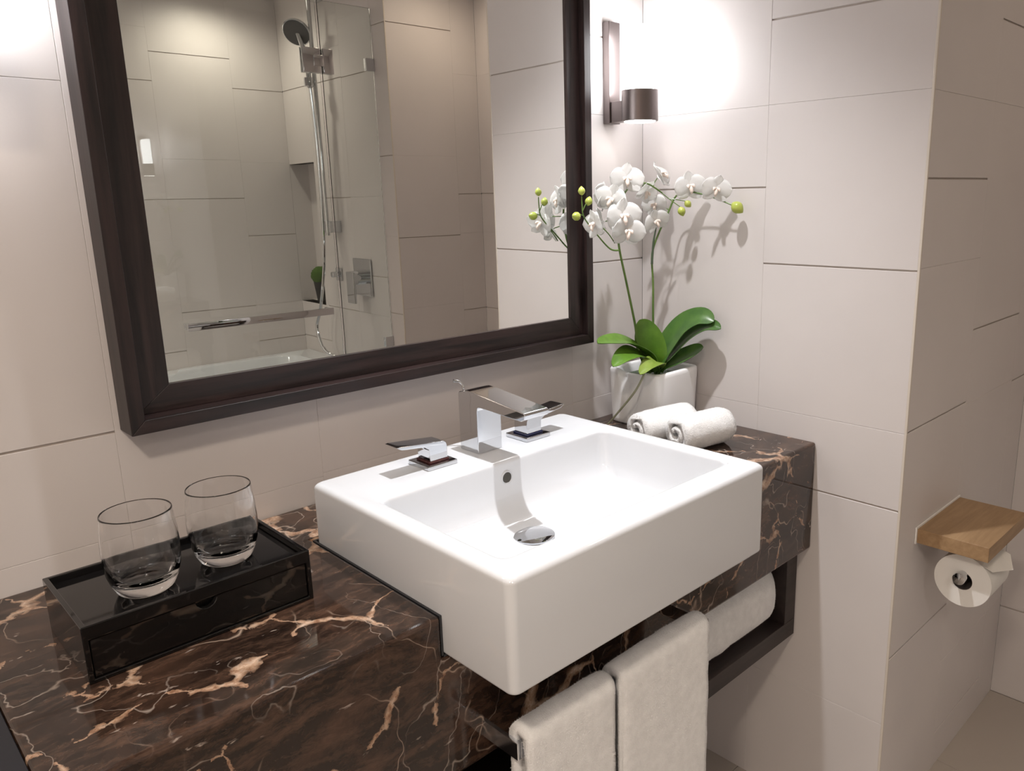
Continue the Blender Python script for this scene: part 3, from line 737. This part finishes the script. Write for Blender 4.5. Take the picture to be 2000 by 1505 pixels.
sk = spline([(-0.100, -0.112, 0.37), (-0.096, -0.113, 0.42), (-0.090, -0.116, 0.452)], 4)
obj('node_sheath', bm_tube(sk, [0.003, 0.0026, 0.0026, 0.0024, 0.0024, 0.002, 0.0018, 0.0014, 0.0008], 8), 'stake', orc, True)
def bud(p, d, size, stalk):
    d = Vector(d).normalized(); p = Vector(p); prof = [max(0.05, math.sin(math.pi * (k / 13) ** 0.9) ** 0.75) for k in range(14)]
    pts = [p + d * size * 2.5 * (k / 13 - 0.5) for k in range(14)]
    o = obj('bud', bm_tube(pts, [size * r for r in prof], 10), 'bud_green', orc, True, 180)
    if stalk:
        s = spline([stalk, (Vector(stalk) + p) / 2 + Vector((0, 0, 0.003)), pts[0]], 4)
        obj('stalk', bm_tube(s, 0.0011, 6), 'stem_green', o, True)
bud((-0.315, -0.100, 0.535), (-0.1, 0, 1), 0.0075, None)
bud((-0.296, -0.102, 0.514), (0.3, -0.1, 1), 0.0080, (-0.312, -0.100, 0.495))
bud((-0.332, -0.100, 0.484), (-1, -0.1, 0.15), 0.0092, (-0.309, -0.100, 0.484))
bud((-0.070, -0.172, 0.487), (0.2, -0.3, -1), 0.0088, (-0.093, -0.130, 0.530))
bud((-0.058, -0.180, 0.503), (0.6, -0.3, -0.6), 0.0078, (-0.080, -0.140, 0.516))
bud((-0.030, -0.291, 0.494), (0.2, -0.8, -0.7), 0.0130, None)
def petal_mesh(length, width, cup, tipround=0.75):
    b = bmesh.new(); N, Mx = 8, 3; rows = []
    for k in range(N + 1):
        u = k / N
        w = width * (math.sin(math.pi * min(1.0, u * 0.93 + 0.07) ** 0.85) ** tipround)
        row = [(u * length, q / Mx * w, cup * (u * length) ** 2 * 12 - 0.35 * cup * abs(q / Mx) ** 2 * w * 6 + 0.0008 * math.sin(q * 2 + k)) for q in range(-Mx, Mx + 1)]
        rows.append(row)
    T = 0.0004
    top = [[b.verts.new((x, y, z + T)) for x, y, z in r] for r in rows]; bot = [[b.verts.new((x, y, z - T)) for x, y, z in r] for r in rows]
    W = 2 * Mx
    for k in range(N):
        for j in range(W):
            b.faces.new((top[k][j], top[k][j + 1], top[k + 1][j + 1], top[k + 1][j])); b.faces.new((bot[k][j + 1], bot[k][j], bot[k + 1][j], bot[k + 1][j + 1]))
        b.faces.new((top[k][0], top[k + 1][0], bot[k + 1][0], bot[k][0])); b.faces.new((top[k + 1][W], top[k][W], bot[k][W], bot[k + 1][W]))
    bmesh.ops.recalc_face_normals(b, faces=b.faces)
    me = bpy.data.meshes.new('petal')
    for f in b.faces: f.smooth = True
    b.to_mesh(me); b.free(); me.materials.append(MATS['petal']); return me
PET_BIG = petal_mesh(0.037, 0.0235, 0.10, 0.55); PET_SEP = petal_mesh(0.034, 0.0145, 0.06, 0.7)
def lip_mesh():
    b = bmesh.new()
    bm_tube([(0, 0, 0), (-0.004, 0, 0.006), (-0.011, 0, 0.011), (-0.017, 0, 0.010)], [0.0035, 0.0050, 0.0042, 0.0012], 10, b)
    for s in (-1, 1): bm_tube([(0.002, 0, 0.002), (0.001, 0.006 * s, 0.008), (-0.003, 0.008 * s, 0.012)], [0.002, 0.0040, 0.0012], 8, b)
    bmesh.ops.recalc_face_normals(b, faces=b.faces)
    for f in b.faces: f.smooth = True
    me = bpy.data.meshes.new('lip'); b.to_mesh(me); b.free(); me.materials.append(MATS['orchid_lip']); return me
LIP = lip_mesh()
def core_mesh():
    b = bm_tube([(0, 0, -0.010), (0, 0, -0.003), (0.001, 0, 0.004), (0.003, 0, 0.0085)], [0.0010, 0.0026, 0.0034, 0.0024], 10)
    for f in b.faces: f.smooth = True
    me = bpy.data.meshes.new('flower'); b.to_mesh(me); b.free(); me.materials.append(MATS['petal']); return me
CORE = core_mesh()
def flower(p, face, up=(0, 0, 1), scale=1.0, roll=0.0, attach=None):
    f = Vector(face).normalized(); u = Vector(up); u = (u - f * u.dot(f)).normalized(); s = f.cross(u)
    Mb = Matrix((u, s, f)).transposed().to_4x4() @ Matrix.Rotation(roll, 4, 'Z')      # local x = up, z = facing
    Mw = Matrix.Translation(Vector(p)) @ Mb @ Matrix.Scale(scale, 4)
    o = bpy.data.objects.new('flower', CORE); C.objects.link(o); o.parent = orc
    o.matrix_local = Matrix.Translation(-Vector(orc.location)) @ Mw
    def part(name, me, ang, tilt, off):
        q = bpy.data.objects.new(name, me); C.objects.link(q); q.parent = o
        q.matrix_local = Matrix.Rotation(math.radians(ang), 4, 'Z') @ Matrix.Translation((0.002, 0, off)) @ Matrix.Rotation(math.radians(-tilt), 4, 'Y')
    rj = random.uniform
    for ang in (82, -82): part('petal', PET_BIG, ang + rj(-6, 6), rj(4, 16), 0.0014)
    for ang in (0, 132, -132): part('sepal', PET_SEP, ang + rj(-6, 6), rj(0, 12), -0.0010)
    part('lip', LIP, 0, 0, 0.001)
    if attach is not None:
        a = Vector(attach); e = Vector(p) - f * 0.010 * scale
        sp = spline([a, (a + e) / 2 - f * 0.004, e], 4)
        obj('pedicel', bm_tube(sp, 0.0012, 6), 'stem_green', orc, True)
VW = Vector((-0.76, -0.64, 0.05))
flower((-0.203, -0.125, 0.556), (-0.55, -0.75, 0.05), (0.1, 0, 1), 1.02, 0.1, (-0.185, -0.120, 0.540))
flower((-0.240, -0.115, 0.516), (-0.75, -0.25, -0.1), (0, 0, 1), 1.0, -0.3, (-0.214, -0.120, 0.515))
flower((-0.245, -0.150, 0.480), (-0.30, -0.90, 0.0), (0.2, 0, 1), 1.12, 0.25, (-0.222, -0.120, 0.480))
flower((-0.236, -0.155, 0.450), (-0.40, -0.85, -0.25), (-0.3, 0, 1), 1.05, -0.4, (-0.222, -0.119, 0.462))
flower((-0.295, -0.118, 0.466), (-0.92, 0.15, -0.1), (0.1, 0, 1), 0.9, 0.2, (-0.240, -0.124, 0.425))
flower((-0.232, -0.085, 0.520), (-0.35, 0.75, 0.1), (0.1, 0, 1), 1.0, 0.2, (-0.205, -0.120, 0.529))
flower((-0.232, -0.078, 0.468), (-0.45, 0.8, -0.2), (0.1, 0, 1), 0.95, -0.2, (-0.222, -0.120, 0.478))
flower((-0.070, -0.112, 0.566), (0.35, -0.75, 0.55), (-0.3, 0.1, 1), 0.98, -0.3, (-0.110, -0.124, 0.542))
flower((-0.115, -0.105, 0.530), (-0.1, -0.8, -0.5), (0.6, 0, 1), 0.85, 0.3, (-0.135, -0.120, 0.550))
flower((-0.080, -0.105, 0.502), (-0.85, -0.20, -0.2), (0, 0, 1), 0.85, 0.2, (-0.060, -0.128, 0.490))
flower((-0.094, -0.118, 0.466), (-0.35, -0.85, -0.3), (0, 0, 1), 0.85, 0.4, (-0.072, -0.122, 0.462))
flower((-0.050, -0.178, 0.540), (-0.50, -0.75, -0.05), (0, 0, 1), 1.0, 0.1, (-0.044, -0.180, 0.528))
flower((-0.048, -0.246, 0.533), (-0.62, -0.65, -0.15), (0, 0, 1), 0.92, -0.2, (-0.036, -0.240, 0.514))

# ------------------------------------------------------------------ toilet-paper holder on the niche wall
tp = thing('paper_holder', (0.215, YC, -0.19), 'oak shelf board with chrome toilet paper pin below', 'paper holder')
box('backing_strip', 0.088, 0.340, YC - 0.0035, YC - 0.0005, -0.2065, -0.1695, 'lamp_metal_white', tp)
box('shelf_board', 0.092, 0.336, -0.822, YC - 0.0035, -0.205, -0.1730, 'oak', tp, 0.0008, 1)
TY, TZ, TR = -0.768, -0.2660, 0.0570
box('pin_post', 0.252, 0.268, TY - 0.010, TY + 0.010, TZ - 0.012, -0.205, 'chrome', tp, 0.001, 1)
obj('pin', bm_lathe([(0.0105, 0.098), (0.0125, 0.0985), (0.0130, 0.101), (0.0130, 0.112), (0.0100, 0.114), (0.0098, 0.252)], (0, TY, TZ + 0.005), 32, axis=0), 'chrome', tp, True, 40)
rb = bmesh.new(); n = 64
prof = [(TR, 0.124), (TR, 0.236), (0.020, 0.236), (0.020, 0.124)]
rings = [[rb.verts.new((h, TY + r * math.cos(2 * math.pi * i / n), TZ - 0.008 + (r if r > 0.03 else r) * math.sin(2 * math.pi * i / n))) for i in range(n)] for r, h in prof]
for k in range(4):
    A, B = rings[k], rings[(k + 1) % 4]
    for i in range(n): rb.faces.new((A[i], A[(i + 1) % n], B[(i + 1) % n], B[i]))
tr_ = thing('toilet_roll', (0.18, TY, TZ - 0.0615), 'white toilet roll with folded paper tip beneath oak shelf', 'toilet paper')
obj('paper', rb, 'tissue', tr_, True, 40)
cb = bmesh.new(); prof = [(0.0200, 0.1245), (0.0200, 0.2355), (0.0188, 0.2355), (0.0188, 0.1245)]
rings = [[cb.verts.new((h, TY + r * math.cos(2 * math.pi * i / n), TZ - 0.008 + r * math.sin(2 * math.pi * i / n))) for i in range(n)] for r, h in prof]
for k in range(4):
    A, B = rings[k], rings[(k + 1) % 4]
    for i in range(n): cb.faces.new((A[i], A[(i + 1) % n], B[(i + 1) % n], B[i]))
obj('cardboard_core', cb, 'cardboard', tr_, True, 40)
pb = bmesh.new(); T = 0.0006
tail = [(0.124, TY - 0.020, TZ + 0.0425), (0.236, TY - 0.020, TZ + 0.0425), (0.236, TY - 0.056, TZ + 0.030), (0.190, TY - 0.076, TZ + 0.018), (0.124, TY - 0.056, TZ + 0.030)]
va = [pb.verts.new(p) for p in tail]; vb = [pb.verts.new((p[0], p[1], p[2] + T)) for p in tail]
pb.faces.new(va); pb.faces.new(vb[::-1])
for i in range(5): pb.faces.new((va[i], va[(i + 1) % 5], vb[(i + 1) % 5], vb[i]))
obj('folded_tip', pb, 'tissue', tr_)

# ------------------------------------------------------------------ shower seen in the mirror
GY = -1.905
def bathtub():
    t = thing('bathtub', (-0.5, -2.37, FLOOR), 'white built-in bathtub behind the glass screen', 'bathtub')
    x0, x1, y0, y1, zt = -1.32, XP - 0.0015, YB + 0.0015, -1.86, -0.262
    R = [rrect(x0, x1, y0, y1, 0.004, FLOOR), rrect(x0, x1, y0, y1, 0.004, zt - 0.006), rrect(x0 + 0.004, x1 - 0.004, y0 + 0.004, y1 - 0.004, 0.004, zt),
         rrect(x0 + 0.10, x1 - 0.12, y0 + 0.10, y1 - 0.10, 0.10, zt), rrect(x0 + 0.108, x1 - 0.128, y0 + 0.108, y1 - 0.108, 0.10, zt - 0.01),
         rrect(x0 + 0.16, x1 - 0.16, y0 + 0.14, y1 - 0.14, 0.12, FLOOR + 0.24), rrect(x0 + 0.26, x1 - 0.22, y0 + 0.20, y1 - 0.20, 0.12, FLOOR + 0.20)]
    obj('tub_shell', bm_loft(R), 'ceramic', t, True, 45)
bathtub()
gs = thing('shower_screen', (-0.2, GY, -0.26), 'clear glass shower screen with square metal hinge, seen in the mirror', 'shower screen')
box('fixed_panel', 0.090, XP - 0.003, GY - 0.004, GY + 0.004, -0.2605, 1.30, 'screen_glass', gs, 0.0008, 1)
box('door_panel', -0.72, 0.081, GY - 0.004, GY + 0.004, -0.250, 1.30, 'screen_glass', gs, 0.0008, 1)
hb = bmesh.new(); bm_box(0.006, 0.079, GY + 0.0045, GY + 0.016, 1.024, 1.118, 0.001, bm=hb); bm_box(0.092, 0.134, GY + 0.0045, GY + 0.016, 1.024, 1.118, 0.001, bm=hb); bm_box(0.050, 0.092, GY + 0.0045, GY + 0.018, 1.050, 1.092, 0.001, bm=hb)
bm_box(0.006, 0.079, GY - 0.016, GY - 0.0045, 1.024, 1.118, 0.001, bm=hb); bm_box(0.092, 0.134, GY - 0.016, GY - 0.0045, 1.024, 1.118, 0.001, bm=hb)
obj('hinge', hb, 'chrome', gs, True)
box('wall_clamp', 0.283, XP - 0.001, GY - 0.012, GY + 0.012, 1.052, 1.102, 'chrome', gs, 0.001, 1)
box('wall_clamp', 0.283, XP - 0.001, GY - 0.012, GY + 0.012, -0.13, -0.08, 'chrome', gs, 0.001, 1)
bx = bmesh.new(); yb = -1.848
bm_box(-0.555, 0.022, yb - 0.006, yb + 0.006, 0.062, 0.090, 0.001, bm=bx)
bm_box(-0.553, -0.541, GY + 0.0045, yb - 0.005, 0.064, 0.088, 0.001, bm=bx); bm_box(0.008, 0.020, GY + 0.0045, yb - 0.005, 0.064, 0.088, 0.001, bm=bx)
obj('towel_bar', bx, 'chrome', gs, True)
sr = thing('shower_set', (0.26, -2.34, 0.37), 'chrome hand shower on a riser rail with hose, seen in the mirror', 'shower')
obj('riser_rail', bm_tube([(0.265, -2.345, 0.365), (0.265, -2.345, 1.46)], 0.0095, 20), 'chrome', sr, True, 60)
box('rail_bracket', 0.265, XP - 0.001, -2.372, -2.318, 0.378, 0.432, 'chrome', sr, 0.002, 2)
box('rail_bracket', 0.265, XP - 0.001, -2.372, -2.318, 1.40, 1.454, 'chrome', sr, 0.002, 2)
obj('slider', bm_lathe([(0.018, -0.02), (0.024, -0.018), (0.024, 0.018), (0.018, 0.02)], (0.245, -2.36, 1.055), 24), 'chrome', sr, True)
hd = Vector((-0.62, 0.50, -0.60)).normalized(); hc = Vector((0.215, -2.385, 1.265))
u = hd.orthogonal().normalized(); v = hd.cross(u)
b = bmesh.new(); rings = []
for r, h in ((0.001, 0.0), (0.060, 0.0), (0.064, -0.004), (0.062, -0.012), (0.045, -0.022), (0.015, -0.026)):
    rings.append([b.verts.new(hc + hd * h + (u * math.cos(2 * math.pi * i / 32) + v * math.sin(2 * math.pi * i / 32)) * r) for i in range(32)])
for A, B_ in zip(rings, rings[1:]):
    for i in range(32): b.faces.new((A[i], A[(i + 1) % 32], B_[(i + 1) % 32], B_[i]))
b.faces.new(rings[0]); b.faces.new(rings[-1])
obj('shower_head', b, 'chrome', sr, True)
b = bmesh.new(); b.faces.new([b.verts.new(hc + hd * 0.0012 + (u * math.cos(2 * math.pi * i / 32) + v * math.sin(2 * math.pi * i / 32)) * 0.057) for i in range(32)]); b.faces.new([b.verts.new(hc + hd * 0.0004 + (u * math.cos(-2 * math.pi * i / 32) + v * math.sin(-2 * math.pi * i / 32)) * 0.0585) for i in range(32)])
obj('spray_face', b, 'shower_face', sr)
hp = spline([hc - hd * 0.015, (0.235, -2.37, 1.20), (0.243, -2.362, 1.12), (0.246, -2.36, 1.03)], 5)
obj('shower_handle', bm_tube(hp, [0.016] + [0.012] * (len(hp) - 1), 14), 'chrome', sr, True)
hs = spline([(0.246, -2.36, 1.03), (0.262, -2.375, 0.80), (0.262, -2.378, 0.50), (0.255, -2.39, 0.25), (0.240, -2.44, 0.02), (0.225, -2.47, -0.09), (0.230, -2.42, -0.20), (0.255, -2.36, -0.235)], 8)
obj('hose', bm_tube(hs, 0.0075, 10), 'chrome', sr, True)
va_ = thing('shower_valve', (XP, -2.13, 0.08), 'square chrome shower mixer plate with lever, seen in the mirror', 'valve')
box('plate', XP - 0.010, XP - 0.001, -2.215, -2.050, 0.090, 0.262, 'chrome', va_, 0.003, 2)
obj('lever_hub', bm_lathe([(0.030, -0.062), (0.033, -0.060), (0.033, 0.0)], (XP - 0.010, -2.130, 0.176), 32, axis=0), 'chrome', va_, True, 40)
box('lever', XP - 0.076, XP - 0.064, -2.165, -2.095, 0.060, 0.205, 'chrome', va_, 0.003, 2)
so = thing('wall_outlet', (XP, -2.375, 0.145), 'small square chrome hose outlet beside the shower riser', 'outlet')
box('plate', XP - 0.008, XP - 0.001, -2.404, -2.346, 0.145, 0.206, 'chrome', so, 0.002, 2)
obj('knob', bm_lathe([(0.012, -0.036), (0.014, -0.034), (0.014, 0.0)], (XP - 0.008, -2.375, 0.176), 24, axis=0), 'chrome', so, True, 40)
pl = thing('topiary_plant', (XP + 0.052, -2.70, NZ[2]), 'small green moss ball in a black pot in the shower niche', 'plant')
obj('pot', bm_lathe([(0.024, 0.0), (0.026, 0.001), (0.040, 0.112), (0.036, 0.112), (0.034, 0.100)], (XP + 0.052, -2.70, NZ[2] + 0.0005), 32), 'black_pot', pl, True, 40)
b = bmesh.new(); bmesh.ops.create_icosphere(b, subdivisions=4, radius=0.050)
for v_ in b.verts:
    v_.co = Vector((XP + 0.050, -2.70, NZ[2] + 0.138)) + v_.co * (1 + 0.16 * noise.noise(v_.co * 160)) * 0.94
    v_.co.x = min(v_.co.x, XP + 0.0985)
obj('moss_ball', b, 'moss', pl, True, 180)
